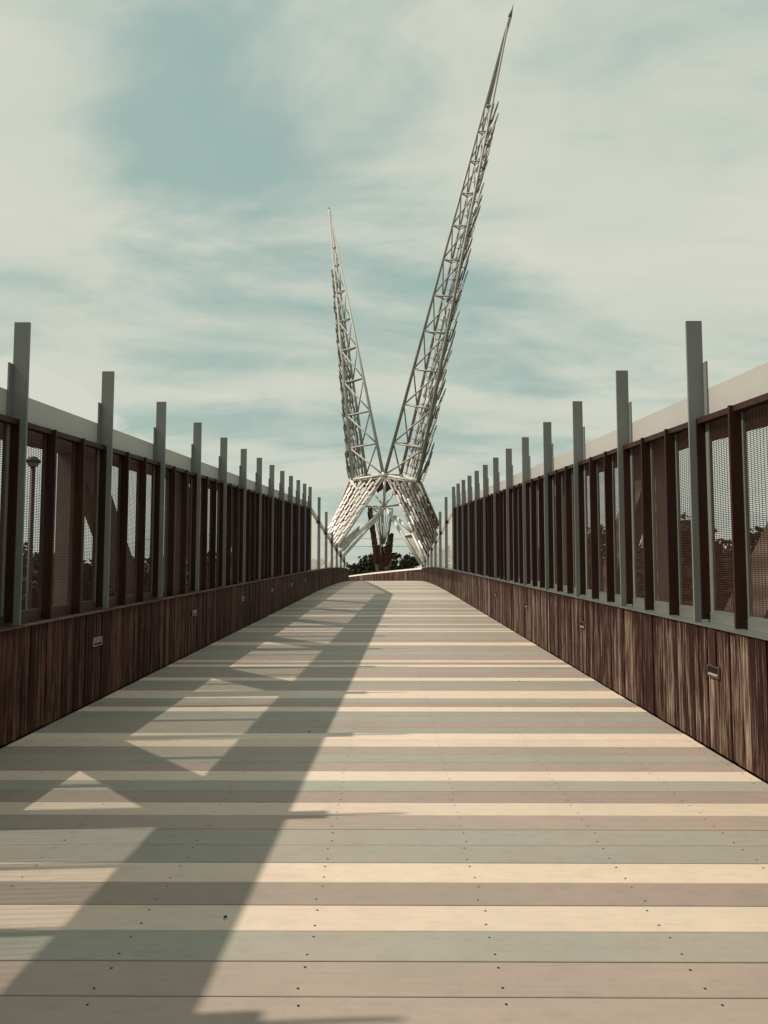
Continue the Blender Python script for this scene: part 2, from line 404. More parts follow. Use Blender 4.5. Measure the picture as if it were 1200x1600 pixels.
# sub-deck slab and edge girders
mb = MB()
st = [(-bend(q), q, D(q), math.atan2(bend(q+.05)-bend(q-.05), .1)) for q in [-8 + 2 * i for i in range(55)]]
mb.sweep([(XL-.05, -.30), (XR+.05, -.30), (XR+.05, -.034), (XL-.05, -.034)], st)
part('sub_deck', mb, M_DARK, deck)
for s in (-1, 1):
    mb = MB(); x = XR + .12 if s > 0 else XL - .12
    mb.sweep([(x-.13, -.95), (x+.13, -.95), (x+.13, -.305), (x-.13, -.305)], st)
    part('edge_girder', mb, M_TRUSS, deck)
mb = MB()
for n in range(-12, 130):
    y = YB + n * BW
    for i in range(-3, 4):
        x0 = -.306 + .706 * i
        for dy in (-.048, .048):
            yy = y + dy * rnd.uniform(.85, 1.15); x = x0 + rnd.uniform(-.012, .012)
            if XL + .03 < x < XR - .03:
                z = D(yy) + .0012
                k = len(mb.v)
                mb.v.append((x, yy, z))
                for a in range(7): mb.v.append((x + .0052 * math.cos(a * .8976), yy + .0052 * math.sin(a * .8976), z))
                mb.f += [(k, k+1+a, k+1+(a+1) % 7) for a in range(7)]
for s in (-1, 1):            # edge screws beside the walls
    for n in range(-8, 110):
        y = YB + n * BW
        for dy in (-.05, .05):
            x = (XR - .07 if s > 0 else XL + .07) + rnd.uniform(-.02, .02); z = D(y) + .0012; k = len(mb.v)
            mb.v.append((x, y + dy, z))
            for a in range(7): mb.v.append((x + .006 * math.cos(a * .8976), y + dy + .006 * math.sin(a * .8976), z))
            mb.f += [(k, k+1+a, k+1+(a+1) % 7) for a in range(7)]
tag(part('screw_heads', mb, M_SCREW, deck), kind='stuff')

# ------------------------------------------------------------------ wooden side walls
PW = .095
def plank_mesh(mat, h, side, w, th):
    b = MB(); c = .004
    x0, x1 = (0, th) if side > 0 else (-th, 0)
    xi = x0 if side > 0 else x1; xo = x1 if side > 0 else x0; sg = 1 if side > 0 else -1
    prof = [(xi, -w/2+c), (xi, w/2-c), (xi+sg*c, w/2), (xo, w/2), (xo, -w/2), (xi+sg*c, -w/2)]
    for z in (.012, h): b.v += [(p, q, z) for p, q in prof]
    n = len(prof)
    for j in range(n): b.f.append((j, (j+1) % n, n+(j+1) % n, n+j) if side < 0 else (j, n+j, n+(j+1) % n, (j+1) % n))
    b.f += [tuple(range(n)), tuple(range(2*n-1, n-1, -1))]
    return b.mesh('wall_plank', mat)

wall_label = {-1: 'low wall of dark red-brown upright planks in shade along the left of the deck',
              1: 'low wall of sun-bleached upright planks along the right of the deck'}
for s in (-1, 1):
    wall = tag(empty('plank_wall', (XR if s > 0 else XL, 0, 0)), wall_label[s], 'wall')
    ox = wall.location.x
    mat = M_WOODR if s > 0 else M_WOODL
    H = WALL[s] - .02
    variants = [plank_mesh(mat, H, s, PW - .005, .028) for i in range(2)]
    half = [plank_mesh(mat, H, s, PW * .6 - .004, .028) for i in range(1)]
    joined = MB()
    y = 0.4; cnt = 0
    jn = {True: 0}
    while y < 84:
        narrow = rnd.random() < .35
        w = PW * .6 if narrow else PW
        yc = y + w / 2
        x, _, z, g = edge(s, yc)
        out = s * rnd.choice((0, 0, .003, .006, .010))
        if cnt < 299:
            link('plank', (half if narrow else variants)[0 if narrow else rnd.randrange(2)], wall, (x - ox + out, yc, z), (0, 0, g))
            cnt += 1
        else:
            cg, sg_ = math.cos(g), math.sin(g); hw = w * .5 / max(cg, .3) - .0025
            joined.hull8([(x-ox+out+a*cg-b*hw*sg_, yc+a*sg_+b*hw*cg, z+q) for q in (.012, H) for a, b in ((0, -1), (s*.028, -1), (s*.028, 1), (0, 1))])
        y += w + rnd.uniform(0, .002)
    # short run behind the camera, joined
    y = posts[0]
    while y < .4 - PW:
        joined.box(0, s*.028, y, y + PW - .006, D(y)+.012, D(y)+H); y += PW
    tag(part('plank_run', joined, mat, wall), kind='stuff')
    # backing, sill and kick plate
    ys = [posts[0] + i * 1.0 for i in range(int(84 - posts[0]))]
    st = []
    for q in ys:
        x, _, z, g = edge(s, q); st.append((x - ox, q, z, g))
    b = MB(); b.sweep([(s*.045, -.02), (s*.20, -.02), (s*.20, H), (s*.045, H)], st); part('backing', b, M_DARK, wall)
    n60 = next(i for i, q in enumerate(ys) if q > 56)
    b = MB(); b.sweep([(-s*.014, H+.0015), (s*.30, H+.0015), (s*.30, H+.014), (-s*.014, H+.014)], st[:n60]); part('sill', b, M_SILL if s > 0 else M_FRAMEB, wall)  # left sill made browner, its shade put into the paint
    b = MB(); b.sweep([(-s*.02, H-.06), (s*.36, H-.06), (s*.36, H+.07), (-s*.02, H+.07)], st[n60-1:]); part('pale_cap', b, M_PALECAP, wall)
    nk = next(i for i, q in enumerate(ys) if q > YE)
    b = MB(); b.sweep([(s*.135, H+.0155), (s*.165, H+.0155), (s*.165, H+.095), (s*.135, H+.095)], st[:nk]); part('kick_plate', b, M_SILL if s > 0 else M_FRAMEB, wall)  # left kick plate: same brown, standing in for shade

# ------------------------------------------------------------------ step lights in the walls
ords = ['nearest', 'second', 'third', 'fourth', 'fifth', 'sixth']
for s in (-1, 1):
    ystart = 7.74 if s < 0 else 5.76
    for i in range(6):
        y = ystart + 3.85 * i
        x, _, z, g = edge(s, y); zc = z + .615
        lt = empty('step_light', (x, y, zc))
        nm = 'left shaded' if s < 0 else 'right sunlit'
        what = 'small grey slotted step light' if s < 0 else 'small recessed step light under a dark strip'
        tag(lt, '%s, %s along the %s plank wall' % (what, ords[i], nm), 'wall light', 'step lights set into the plank walls')
        i_ = -s
        b = MB(); w, h = (.115 if s < 0 else .10), .034
        b.box(i_*.001, i_*.014, -w, w, h, h+.010); b.box(i_*.001, i_*.014, -w, w, -h-.010, -h)
        b.box(i_*.001, i_*.014, -w, -w+.012, -h, h); b.box(i_*.001, i_*.014, w-.012, w, -h, h)
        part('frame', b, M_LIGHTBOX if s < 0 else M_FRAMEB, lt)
        b = MB(); b.box(i_*.0115, i_*.013, -w+.013, w-.013, -h+.001, h-.001) if False else b.box(i_*.0005, i_*.0105, -w+.013, w-.013, -h+.001, h-.001)
        part('recess', b, M_DARK if s > 0 else M_SILL, lt)
        b = MB(); b.hull8([(i_*.011, -w+.02, -h+.012), (i_*.018, -w+.02, -h+.004), (i_*.018, w-.02, -h+.004), (i_*.011, w-.02, -h+.012),
                           (i_*.011, -w+.02, -h+.020), (i_*.018, -w+.02, -h+.010), (i_*.018, w-.02, -h+.010), (i_*.011, w-.02, -h+.020)])
        part('louvre', b, M_DARK if s < 0 else M_LIGHTBOX, lt)
        if s > 0:
            b = MB(); b.box(-.0005, -.0125, -.05, .06, .05, WALL[s] - .02 - .615 - .01)
            part('slot_strip', b, M_BROWN, lt)  # surface strip, painted dark for the shaded slot above the light

# ------------------------------------------------------------------ tall screens on both sides
def wire_mesh(length, height, side):
    b = MB()
    def prism(p0, p1, r):
        b.tube(p0, p1, r, n=4, caps=False)
    n = int(height / .0145)
    for i in range(n):
        z = (i + .5) * height / n
        prism((0, 0, z), (0, length, z), .0027)
    m = 12
    for j in range(m):
        y = (j + .5) * length / m
        prism((side * .0045, y, 0), (side * .0045, y, height), .0022)
    return b.mesh('wire_mesh', M_WIRE)
PL = BAY / 3 - .075
PLP = BAY / 3 - .112
PH = 1.62
screen_label = {-1: 'tall shaded screen of posts, brown fins and wire mesh on the left plank wall',
                1: 'tall screen of posts, brown fins and mesh under the sunlit cream beam at right'}
for s in (-1, 1):
    ox = XR if s > 0 else XL
    sc = tag(empty('screen_fence', (ox, 0, 0)), screen_label[s], 'fence')
    wires = wire_mesh(PL, PH, s); wires_p = wire_mesh(PLP, PH, s)
    kick = M_SILL if s > 0 else M_FRAMEB  # left screen frames: shade painted in as a browner colour
    H = WALL[s] - .02 + .016
    # local side coordinate q grows outward; planes: web .015-.145, flange at .15, mesh at .19, beam .16-.24
    for y in posts:
        base = D(y) + H; bt = beam_top(y); pt = post_top(y)
        b = MB(); b.box(s*.012, s*.142, y-.011, y+.011, bt-.245, pt); b.box(s*.012, s*.068, y-.011, y+.011, base, bt-.246)
        po = part('post', b, M_GREYPAINT, sc)
        b = MB(); b.box(s*.1425, s*.156, y-.066, y+.066, base, pt-.36); part('flange', b, M_GREYPAINT, po)
        b = MB(); b.box(s*.069, s*.1415, y-.017, y+.017, base+.02, bt-.25); part('fin', b, M_BROWN, po)
        b = MB(); b.tube((s*.105, y-.026, base+.075), (s*.105, y-.0165, base+.075), .012, n=6); part('bolt', b, M_BROWN, po)
    fin_sill = []
    for k in range(len(posts) - 1):
        for j in range(3):
            ya = posts[k] + j * BAY / 3; yb = ya + BAY / 3
            ym = (ya + yb) / 2
            base = D(ym) + H; top = beam_top(ym) - .235
            if j > 0:
                b = MB(); b.box(s*.05, s*.134, ya-.013, ya+.013, D(ya)+H+.004, beam_top(ya)-.243); f = part('fin', b, M_BROWN, sc)
            hgt = top - base - .10
            i0 = ya + (.075 if j == 0 else .017); i1 = yb - (.075 if j == 2 else .017)
            link('wire_screen', wires if j == 1 else wires_p, sc, (s*.15, i0 + .0205, base + .10), None, (1, 1, hgt / PH))
            b = MB()
            for (u0, u1) in ((i0, i0+.02), (i1-.02, i1)):
                b.box(s*.137, s*.162, u0, u1, base+.08, top)
            b.box(s*.137, s*.162, i0+.0205, i1-.0205, base+.08, base+.1); b.box(s*.137, s*.162, i0+.0205, i1-.0205, top-.03, top)
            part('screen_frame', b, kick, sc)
            b = MB(); b.bar((s*.115, ya+.0185, beam_top(ya)-.268), (s*.115, yb-.0185, beam_top(yb)-.268), .08, .046)
            part('head_rail', b, M_BROWN, sc)
    for k in range(0, len(posts), 3):
        qa = posts[k] + (.35 if k else -.3); qb = min(posts[k] + 3 * BAY + .343, YE + .1); dz = rnd.uniform(-.002, .002)
        b = MB(); b.sweep([(s*.1575, -.235), (s*.235, -.235), (s*.235, 0), (s*.1575, 0)], [(0, q, beam_top(q) + dz, 0) for q in (qa, qb)]); part('top_beam', b, M_BEAM, sc)
        b = MB(); b.sweep([(s*.162, -.20), (s*.230, -.20), (s*.230, -.01), (s*.162, -.01)], [(0, q, beam_top(q), 0) for q in (qb - .01, qb + .02)]); part('splice', b, M_BROWN, sc)
    st = [(0, q, beam_top(q), 0) for q in [YS-.3, Y0, YE+.1]]; b = MB()
    b.sweep([(s*.150, -.2425), (s*.245, -.2425), (s*.245, -.236), (s*.150, -.236)], st); part('beam_flange', b, M_BROWN, sc)

    # ---- structural truss just outside the screen
    tr = tag(empty('side_truss', (ox + s*.45, 0, 0)),
             {-1: 'heavy steel side truss seen through the mesh behind the left screen', 1: 'heavy steel side truss seen through the mesh behind the right screen'}[s], 'truss')
    st = [(0, q, beam_top(q), 0) for q in [YS-.3, YE+.1]]
    b = MB(); b.sweep([(-.10, -.34), (.10, -.34), (.10, -.06), (-.10, -.06)], st); part('top_chord', b, M_TRUSS, tr)
    b = MB(); st2 = [(0, q, D(q), 0) for q in [YS-.3, YE+.1]]
    b.sweep([(-.12, -.3), (.12, -.3), (.12, .25), (-.12, .25)], st2); part('bottom_chord', b, M_TRUSS, tr)
    y = 4.22 - 3 * 3.84
    while y < YE:
        if y > YS:
            b = MB(); b.box(-.09, .09, y-.16, y+.16, D(y)+.25, beam_top(y)-.341); part('vertical_member', b, M_TRUSS, tr)
        p0 = Vector((0, y + .05, beam_top(y) - .15)); p1 = Vector((0, y + 3.0, D(y + 3.0) - .05))
        if y + 3.0 < YE and y > YS:
            b = MB(); b.bar(p0, p1, .17, .46); part('diagonal_member', b, M_TRUSS, tr)
        y += 3.84

    # ---- falling rail beyond the tall screen
    fr = tag(empty('falling_rail', (ox, YE, 0)),
             {-1: 'sloping grey guard rail with pale panels falling away beyond the left screen', 1: 'sloping pale guard rail with pale panels falling away beyond the right screen'}[s], 'railing')
    yA, yZ = YE + .15, 61.0
    zA, zZ = beam_top(YE), D(62) + WALL[s] + .15
    rz = lambda q: zA + (zZ - zA) * (q - yA) / (yZ - yA)
    def ex(q): return edge(s, q)[0] - ox
    b = MB(); pts = [yA, 40, 50, 56, 58.5, yZ]
    for a, c in zip(pts, pts[1:]):
        b.bar((ex(a) + s*.19, a - YE, rz(a) - .11), (ex(c) + s*.19, c - YE, rz(c) - .11), .08, .20)
    part('top_rail', b, M_BEAM, fr)
    y = YE + 3.84; i = 0
    while y < 60:
        over = (.85, .80, .30, .12, .10, .08, .06, .05, .04)[min(i, 8)]
        x = ex(y); b = MB(); b.box(x+s*.012, x+s*.142, y-YE-.011, y-YE+.011, D(y)+H, rz(y)+over)
        po = part('post', b, M_GREYPAINT, fr)
        b = MB(); b.box(x+s*.05, x+s*.24, y-YE-.13, y-YE-.012, rz(y)-.34, rz(y)-.215); part('bracket', b, M_BROWN, po)
        i += 1; y += 3.84
    y = YE; i = 0
    while y < 59.5:
        ya, yb = y + .08, y + 3.84 - .08
        m_ = min(yb, 60.0); g = MB()
        lo = lambda q: D(q) + H + .02
        hi = lambda q: max(rz(q) - .24, lo(q) + .02)
        xa, xb = ex(ya) + s*.165, ex(m_) + s*.165
        g.hull8([(xa, ya-YE, lo(ya)), (xa+s*.008, ya-YE, lo(ya)), (xb+s*.008, m_-YE, lo(m_)), (xb, m_-YE, lo(m_)),
                 (xa, ya-YE, hi(ya)), (xa+s*.008, ya-YE, hi(ya)), (xb+s*.008, m_-YE, hi(m_)), (xb, m_-YE, hi(m_))])
        part('pale_panel', g, M_PANEL, fr); y += 3.84

# ------------------------------------------------------------------ bird sculpture
bird = tag(empty('bird_sculpture', (0, 85, 0)), 'giant pale steel bird with two raised feathered truss wings beyond the bridge crest', 'sculpture')
BO = Vector((0, 85, 0))
def P(u, v, y): return site_point(u, v, y) - BO
def lerp(a, b, t): return a + (b - a) * t
featherN = [0]; overflow = MB()
def feather_mesh(mat, L, w, th=.035):
    """slat along +z with tapering tip, slightly dished"""
    b = MB(); st = [(0, .40), (.12, 1.0), (.8, .95), (1.0, .35)]
    for t, k in st:
        hw = w / 2 * k
        b.v += [(-hw, 0, L*t), (0, -w*.16*k, L*t), (hw, 0, L*t), (hw, th, L*t), (-hw, th, L*t)]
    for i in range(3):
        for j in range(5):
            a, c = i*5+j, i*5+(j+1) % 5
            b.f.append((a, c, c+5, a+5))
    b.f += [(4, 3, 2, 1, 0), (15, 16, 17, 18, 19)]
    return b.mesh('feather', mat)
FM = {}
def feather(parent, pos, direc, normal, L, w, mat, cap=290):
    key = (round(L, 1), round(w, 2), mat.name)
    if key not in FM: FM[key] = feather_mesh(mat, key[0], key[1])
    z = direc.normalized(); y = -normal.normalized(); x = y.cross(z).normalized(); y = z.cross(x)
    mt = Matrix((x, y, z)).transposed().to_4x4(); mt.translation = pos
    if featherN[0] < cap:
        o = link('feather', FM[key], parent); o.matrix_local = mt; featherN[0] += 1
    else:
        d = extra.setdefault((parent.name, mat.name), (parent, mat, MB()))[2]; k = len(d.v)
        me = FM[key]
        d.v += [tuple(mt @ v.co) for v in me.vertices]; d.f += [tuple(k + i for i in p.vertices) for p in me.polygons]
extra = {}

def wing(A0, B0, C0, TA, TB, TC, levels, fend, rows, ncol, mat, sgn, cap):
    fs = 1.0 if sgn > 0 else .74
    fr_ = MB(); r0 = .20
    for (p, q, r) in ((A0, TA, r0), (B0, TB, r0*1.15), (C0, TC, r0)):
        fr_.tube(p, q, r, .09, n=10)
    w = part('wing', fr_, M_FRAME, bird, True)
    tip = MB(); top = (TA + TB + TC) / 3; d = (TA - A0).normalized()
    L_ = (TA - A0).length * .035
    tip.tube(top - d * L_ * .9, top + d * L_ * .5, .18, .20, n=8); tip.tube(top + d * L_ * .5, top + d * L_ * 1.2, .20, .03, n=8)
    part('wing_tip', tip, M_FRAME, w, True)
    ls = [0] + levels
    b = MB(); b2 = MB()
    for i in range(1, len(ls)):
        t, u = ls[i], ls[i-1]; k = 1 - .5 * t
        a, bb, c = lerp(A0, TA, t), lerp(B0, TB, t), lerp(C0, TC, t)
        b = MB()
        for p, q in ((a, bb), (bb, c), (a, c)): b.tube(p, q, .12*k, n=6)
        part('cross_strut', b, M_FRAME, w, True)
        a_, b_, c_ = lerp(A0, TA, u), lerp(B0, TB, u), lerp(C0, TC, u)
        b2.tube(a_, bb, .105*k, n=6); b2.tube(c_, a, .10*k, n=6); b2.tube(b_, c, .10*k, n=6)
    part('diagonal_brace', b2, M_FRAME, w, True)
    # closed plate near the tip between the chords
    b = MB(); t0 = levels[-1]; q0, q1 = lerp(A0, TA, t0), lerp(C0, TC, t0); e0, e1 = lerp(A0, TA, .985), lerp(C0, TC, .985); o = Vector((0, .05, 0))
    b.hull8([q0, q1, q1+o, q0+o, e0, e1, e1+o, e0+o]); part('tip_plate', b, M_STEELG, w)
    # shingled feathers on the outer face B-C
    for r in range(rows):
        t = fend * (r + .15) / rows
        bb, c = lerp(B0, TB, t), lerp(C0, TC, t)
        nr = ((lerp(B0, TB, t) - lerp(A0, TA, t)).normalized() + (lerp(C0, TC, t) - lerp(A0, TA, t)).normalized()).normalized()
        along = (TB - B0).normalized()
        nc = max(2, round(ncol * (1 - .75 * t)))
        for j in range(nc):
            f = (j + (.25 if r % 2 else 0)) / nc
            p = lerp(bb + (bb - c).normalized() * (.55 * (1 - .5*t)), c, f) + nr * fs * (.30 + .1 * math.sin(j * 2.1 + r))
            dd = (along + nr * (.13 + .04 * math.sin(r * 1.7 + j)) + (bb - c).normalized() * .04 * (1 - 2 * f)).normalized()
            feather(w, p, dd, nr - along*.1, 2.6 * fs * (1 - .3 * t), .50 * fs * (1 - .3*t), mat if (j + r) % 4 else M_STEEL, cap)
    # brackets that carry the feathers
    b = MB()
    for r in range(rows):
        t = fend * (r + .4) / rows; bb, c = lerp(B0, TB, t), lerp(C0, TC, t)
        nr = (bb - lerp(A0, TA, t)).normalized()
        b.bar(bb + (bb-c).normalized()*.45 + nr*.28, c + nr*.28, .07, .07); b.tube(bb, bb + nr*.34, .05, n=5)
    part('feather_rail', b, M_STEELG, w)
    return w

# tips: equal height, right wing leaning towards the viewer, left wing away from him
YRT, YLT = 65.0, 105.0
hubA = P(601, 742, 85)
R_A0, R_B0, R_C0 = P(601, 742, 85), P(653, 753, 83.2), P(626, 742, 87.5)
R_T = P(791, 42, YRT); R_TB = P(793, 42, YRT - .1); R_TC = P(792, 45, YRT + .5)
# skirts first so that the parts budget goes to what shows largest
skirt = {}
def skirt_panel(name, p00, p01, p10, p11, cols, rows, mat, cap, alt=None, fill=.6, rough=.0):
    """p00 hub corner, p01 far end of the first slat line, p10 / p11 the same on the outer edge"""
    nrm = (p01 - p00).cross(p10 - p00).normalized()
    if nrm.y > 0: nrm = -nrm
    b = MB()
    for r in range(6):
        t = (r + .5) / 6
        b.tube(lerp(p00, p01, t) - nrm * .22, lerp(p10, p11, t) - nrm * .22, .07, n=6)
    for e in ((p00, p01), (p10, p11)): b.tube(e[0] - nrm*.22, e[1] - nrm*.22, .11, n=8)
    b.tube(p00 - nrm*.2, p10 - nrm*.2, .11, n=8); b.tube(p01 - nrm*.2, p11 - nrm*.2, .10, n=8)
    sk = part(name, b, M_FRAME, bird, True)
    for c in range(cols):
        u = (c + .3) / cols
        for r in range(rows):
            a, d = lerp(p00, p10, u), lerp(p01, p11, u)
            t0 = (r + (.5 if c % 2 else .0)) / rows
            if t0 > .97: continue
            L_ = (d - a).length / rows * 1.06
            pos = lerp(a, d, t0) + nrm * (.03 + .05 * (c % 2))
            jt = rnd.uniform(-1, 1) * rough
            side = (d - a).cross(nrm).normalized()
            dr = ((d - a).normalized() + nrm * (.085 + .10 * jt) + side * .10 * rnd.uniform(-1, 1) * rough).normalized()
            nn = (nrm + side * .5 * rnd.uniform(-1, 1) * rough).normalized()
            feather(sk, pos, dr, nn, L_, (p10 - p00).length / cols * fill, (alt if alt and rnd.random() < .22 else mat), cap)
            feather(sk, pos - nrm * .32 + (p10 - p00) * (.45 / cols), dr, nn, L_, (p10 - p00).length / cols * .42, M_RUST, 0)
    return sk
skirt_panel('left_skirt', P(598, 745, 84.6), P(528, 850, 79.5), P(548, 751, 88), P(512, 824, 86), 7, 7, M_STEEL, 290, None, .46, .25)
skirt_panel('right_skirt', P(604, 746, 84.6), P(667, 876, 79.5), P(654, 754, 83.0), P(683, 838, 84), 8, 9, M_STEELG, 290, M_STEEL, .60, .75)  # right slats in darker steel, their shaded side put into the colour
rlev = []
for v in (692, 632, 576, 517, 461, 405, 352, 302, 251, 205, 165):
    best = min(range(1, 1000), key=lambda i: abs((lambda q: 800 - FPX * q.y / -q.z)(cam.rotation_euler.to_matrix().transposed() @ (lerp(R_A0, R_T, i / 1000) + BO - EYE)) - v))
    rlev.append(best / 1000)
wing(R_A0, R_B0, R_C0, R_T, R_TB, R_TC, rlev, .84, 36, 6, M_STEELG, 1, 290)
L_A0, L_B0, L_C0 = P(599, 742, 85), P(551, 749, 87), P(572, 742, 90)
L_T = P(515.5, 333, YLT); L_TB = P(514.5, 333, YLT - .1); L_TC = P(515.2, 335, YLT + .5)
llev = []
for v in (693, 642, 591, 542, 497, 453, 412, 385):
    best = min(range(1, 1000), key=lambda i: abs((lambda q: 800 - FPX * q.y / -q.z)(cam.rotation_euler.to_matrix().transposed() @ (lerp(L_A0, L_T, i / 1000) + BO - EYE)) - v))
    llev.append(best / 1000)
wing(L_A0, L_B0, L_C0, L_T, L_TB, L_TC, llev, .74, 34, 6, M_STEELG, -1, 290)
skirt_panel('rear_left_skirt', P(549, 752, 88.4), P(520, 822, 89), P(560, 748, 95), P(548, 800, 98), 6, 6, M_RUST, 290)
skirt_panel('rear_right_skirt', P(655, 754, 84), P(686, 826, 87), P(640, 752, 95), P(662, 800, 98), 6, 6, M_RUST, 290)

skirt_panel('ring_shade_slats', P(562, 747, 95), P(570, 764, 96), P(640, 747, 95), P(632, 764, 96), 10, 2, M_RUST, 290)  # brown slats added for the dark shading inside the top ring
# body frame
b = MB()
h1 = hubA; h2 = P(600, 792, 85)
T = lambda p, q, r=.11, n=8: b.tube(p, q, r, n=n)
T(h1, h2, .17); b.tube(h1 + Vector((-.35, 0, 0)), h1 + Vector((.35, 0, 0)), .32, n=10)
T(h1, R_B0, .15); T(h1, L_B0, .15); T(L_B0, L_C0, .13); T(R_B0, R_C0, .13); T(h1, R_C0); T(h1, L_C0); T(L_C0, R_C0)
T(h2, P(572, 791, 86)); T(h2, P(622, 789, 86)); T(h2, P(584, 770, 88)); T(h2, P(614, 772, 88)); T(P(572, 791, 86), P(548, 751, 88), .12); T(P(622, 789, 86), R_B0, .12)
T(P(548, 751, 88), P(560, 766, 86), .15); T(R_B0, P(661, 776, 84), .17)
T(P(584, 770, 88), L_C0); T(P(614, 772, 88), R_C0)
part('body_frame', b, M_WHITE, bird, True)
def leg(pts, r):
    b = MB()
    for p, q in zip(pts, pts[1:]): b.tube(p, q, r, n=10)
    return part('leg', b, M_WHITE, bird, True)
def toground(p, q):       # carry the line p-q on to the ground
    t = (-9.2 - q.z) / (q.z - p.z); return q + (q - p) * t
a, c = P(603, 794, 85), P(661, 887, 81); leg([a, c, toground(a, c)], .20)
a, c, e = P(617, 807, 84.6), P(645, 833, 82.6), P(668, 885, 80.6); leg([a, c, e, toground(c, e)], .20)
a, c = P(599, 795, 85), P(533, 860, 81.5); leg([a, c, toground(a, c)], .17)
a, c = P(596, 802, 85), P(537, 868, 81); leg([a, c, toground(a, c)], .17)
b = MB(); b.tube(P(628, 837, 83.2), P(647, 835, 82.4), .10, n=6); b.tube(P(612, 808, 84.5), P(617, 807, 84.6), .12, n=6); part('leg_strut', b, M_WHITE, bird, True)
b = MB(); o = Vector((0, .12, 0))
q = [P(562, 821, 83.4), P(561, 834, 83.2), P(537, 862, 81.8), P(526, 852, 81.8)]
b.hull8([q[0], q[1], q[2], q[3], q[0]+o, q[1]+o, q[2]+o, q[3]+o]); part('leg_plate', b, M_FRAME, bird)
b = MB(); q = [P(629, 838, 83.3), P(646, 836, 82.6), P(664, 882, 81.0), P(658, 880, 81.3)]
b.hull8([q[0], q[1], q[2], q[3], q[0]+o, q[1]+o, q[2]+o, q[3]+o]); part('leg_plate', b, M_STEELG, bird)
# tail: a narrow cone pointing down behind the body
b = MB(); foot = P(597, 905, 93)
ring = [P(577, 795, 92), P(613, 795, 92), P(598, 790, 96), P(592, 800, 90)]
for p in ring: b.tube(p, foot + (p - foot) * .08, .13, .09, n=8)
for p, q2 in zip(ring, ring[1:] + ring[:1]): b.tube(p, q2, .09, n=6)
for i in range(9):
    u = 584 + i * 3.8; b.tube(P(u, 804, 91.5), P(598 + (u - 598) * .15, 850, 92), .05, n=5)
b.tube(foot, Vector((foot.x, foot.y, -9.2)), .45, n=10)
tail = part('tail', b, M_FRAME, bird, True)
for side_, (pa, pb, pc, pd) in enumerate(((P(575, 800, 92), P(588, 893, 92.6), P(582, 797, 91.5), P(597, 893, 92.4)),
                                          (P(613, 832, 92), P(608, 893, 92.6), P(604, 852, 91.4), P(599, 893, 92.4)),
                                          (P(584, 852, 91.8), P(589, 893, 92.3), P(606, 856, 91.8), P(606, 893, 92.3)))):
    nrm = Vector((-.3 if side_ == 0 else .2, -1, 0)).normalized()
    for c_ in range(4):
        for r in range(8):
            u = (c_ + .4) / 4; t0 = (r + .5 * (c_ % 2)) / 8
            if t0 > .95: continue
            aa, dd = lerp(pa, pc, u), lerp(pb, pd, u)
            feather(tail, lerp(dd, aa, t0) + nrm * (.05 + .06 * (c_ % 2)), ((aa - dd).normalized() + nrm * .1), nrm, (dd - aa).length / 8 * 1.1, (pc - pa).length / 4 * .95 + .08, M_STEELG if rnd.random() < .14 else M_RUST, 290)
for (pn, mn), (par, mat, mbx) in extra.items():
    tag(part('feather_mass', mbx, mat, par), kind='stuff')

# ------------------------------------------------------------------ trees
def crown_mesh(R, Hc, n_clump, leaves, leaf, sparse=1.0, seed=1):
    r = random.Random(seed); b = MB()
    clumps = []
    for i in range(n_clump):
        while True:
            p = Vector((r.uniform(-1, 1), r.uniform(-1, 1), r.uniform(-1, 1)))
            if .25 < p.length < 1: break
        clumps.append((Vector((p.x * R, p.y * R, p.z * Hc)), r.uniform(.22, .42) * R * sparse))
    for (c, cr) in clumps:
        for k in range(leaves):
            d = Vector((r.gauss(0, 1), r.gauss(0, 1), r.gauss(0, 1))).normalized() * cr * r.random() ** .45
            p = c + Vector((d.x, d.y, d.z * .75)); s = leaf * r.uniform(.6, 1.3)
            a = Vector((r.gauss(0, 1), r.gauss(0, 1), r.gauss(0, .6))).normalized()
            q = a.cross(Vector((r.gauss(0, 1), r.gauss(0, 1), r.gauss(0, 1)))).normalized()
            i0 = len(b.v); b.v += [tuple(p - a*s), tuple(p + q*s*.6), tuple(p + a*s), tuple(p - q*s*.6)]; b.f.append((i0, i0+1, i0+2, i0+3))
    return b.mesh('crown', M_LEAF), clumps
def trunk_mesh(Ht, r0, clumps, zc, seed=1):
    r = random.Random(seed); b = MB()
    b.tube((0, 0, 0), (.2, 0, Ht * .5), r0, r0 * .7, n=8); b.tube((.2, 0, Ht * .5), (0, .1, zc), r0 * .7, r0 * .45, n=8)
    for (c, cr) in clumps[::3]:
        b.tube((.2, 0, Ht * .45 + r.random() * (zc - Ht*.45)), (c.x, c.y, c.z + zc), r0 * .3, r0 * .08, n=5)
    return b.mesh('trunk', M_BARK)
treesets = []
for (R, Hc, nc, lv, lf, sp, zc, sd_) in ((6.2, 4.6, 75, 230, .30, .85, 6.6, 3), (5.4, 5.0, 70, 230, .28, .85, 6.8, 8), (3.4, 4.4, 22, 60, .22, .75, 7.6, 5)):
    cm, cl = crown_mesh(R, Hc, nc, lv, lf, sp, sd_)
    treesets.append((cm, trunk_mesh(zc, .28, cl, zc, sd_), zc))
def tree(x, y, k, h, label, group='trees beyond the bridge'):
    cm, tm, zc = treesets[k]
    t = tag(empty('tree', (x, y, -9.1)), label, 'tree', group)
    t.scale = (h, h, h); t.rotation_euler.z = rnd.uniform(0, 6)
    link('trunk', tm, t); link('crown', cm, t, (0, 0, zc)); return t
def treat(u, v, y, k, label):
    """tree whose top is sighted at u, v"""
    p = site_point(u, v, y); ht = p.z + 9.1
    full = treesets[k][2] + (4.6, 5.0, 4.4)[k] * 1.05
    return tree(p.x, y, k, ht / full, label)
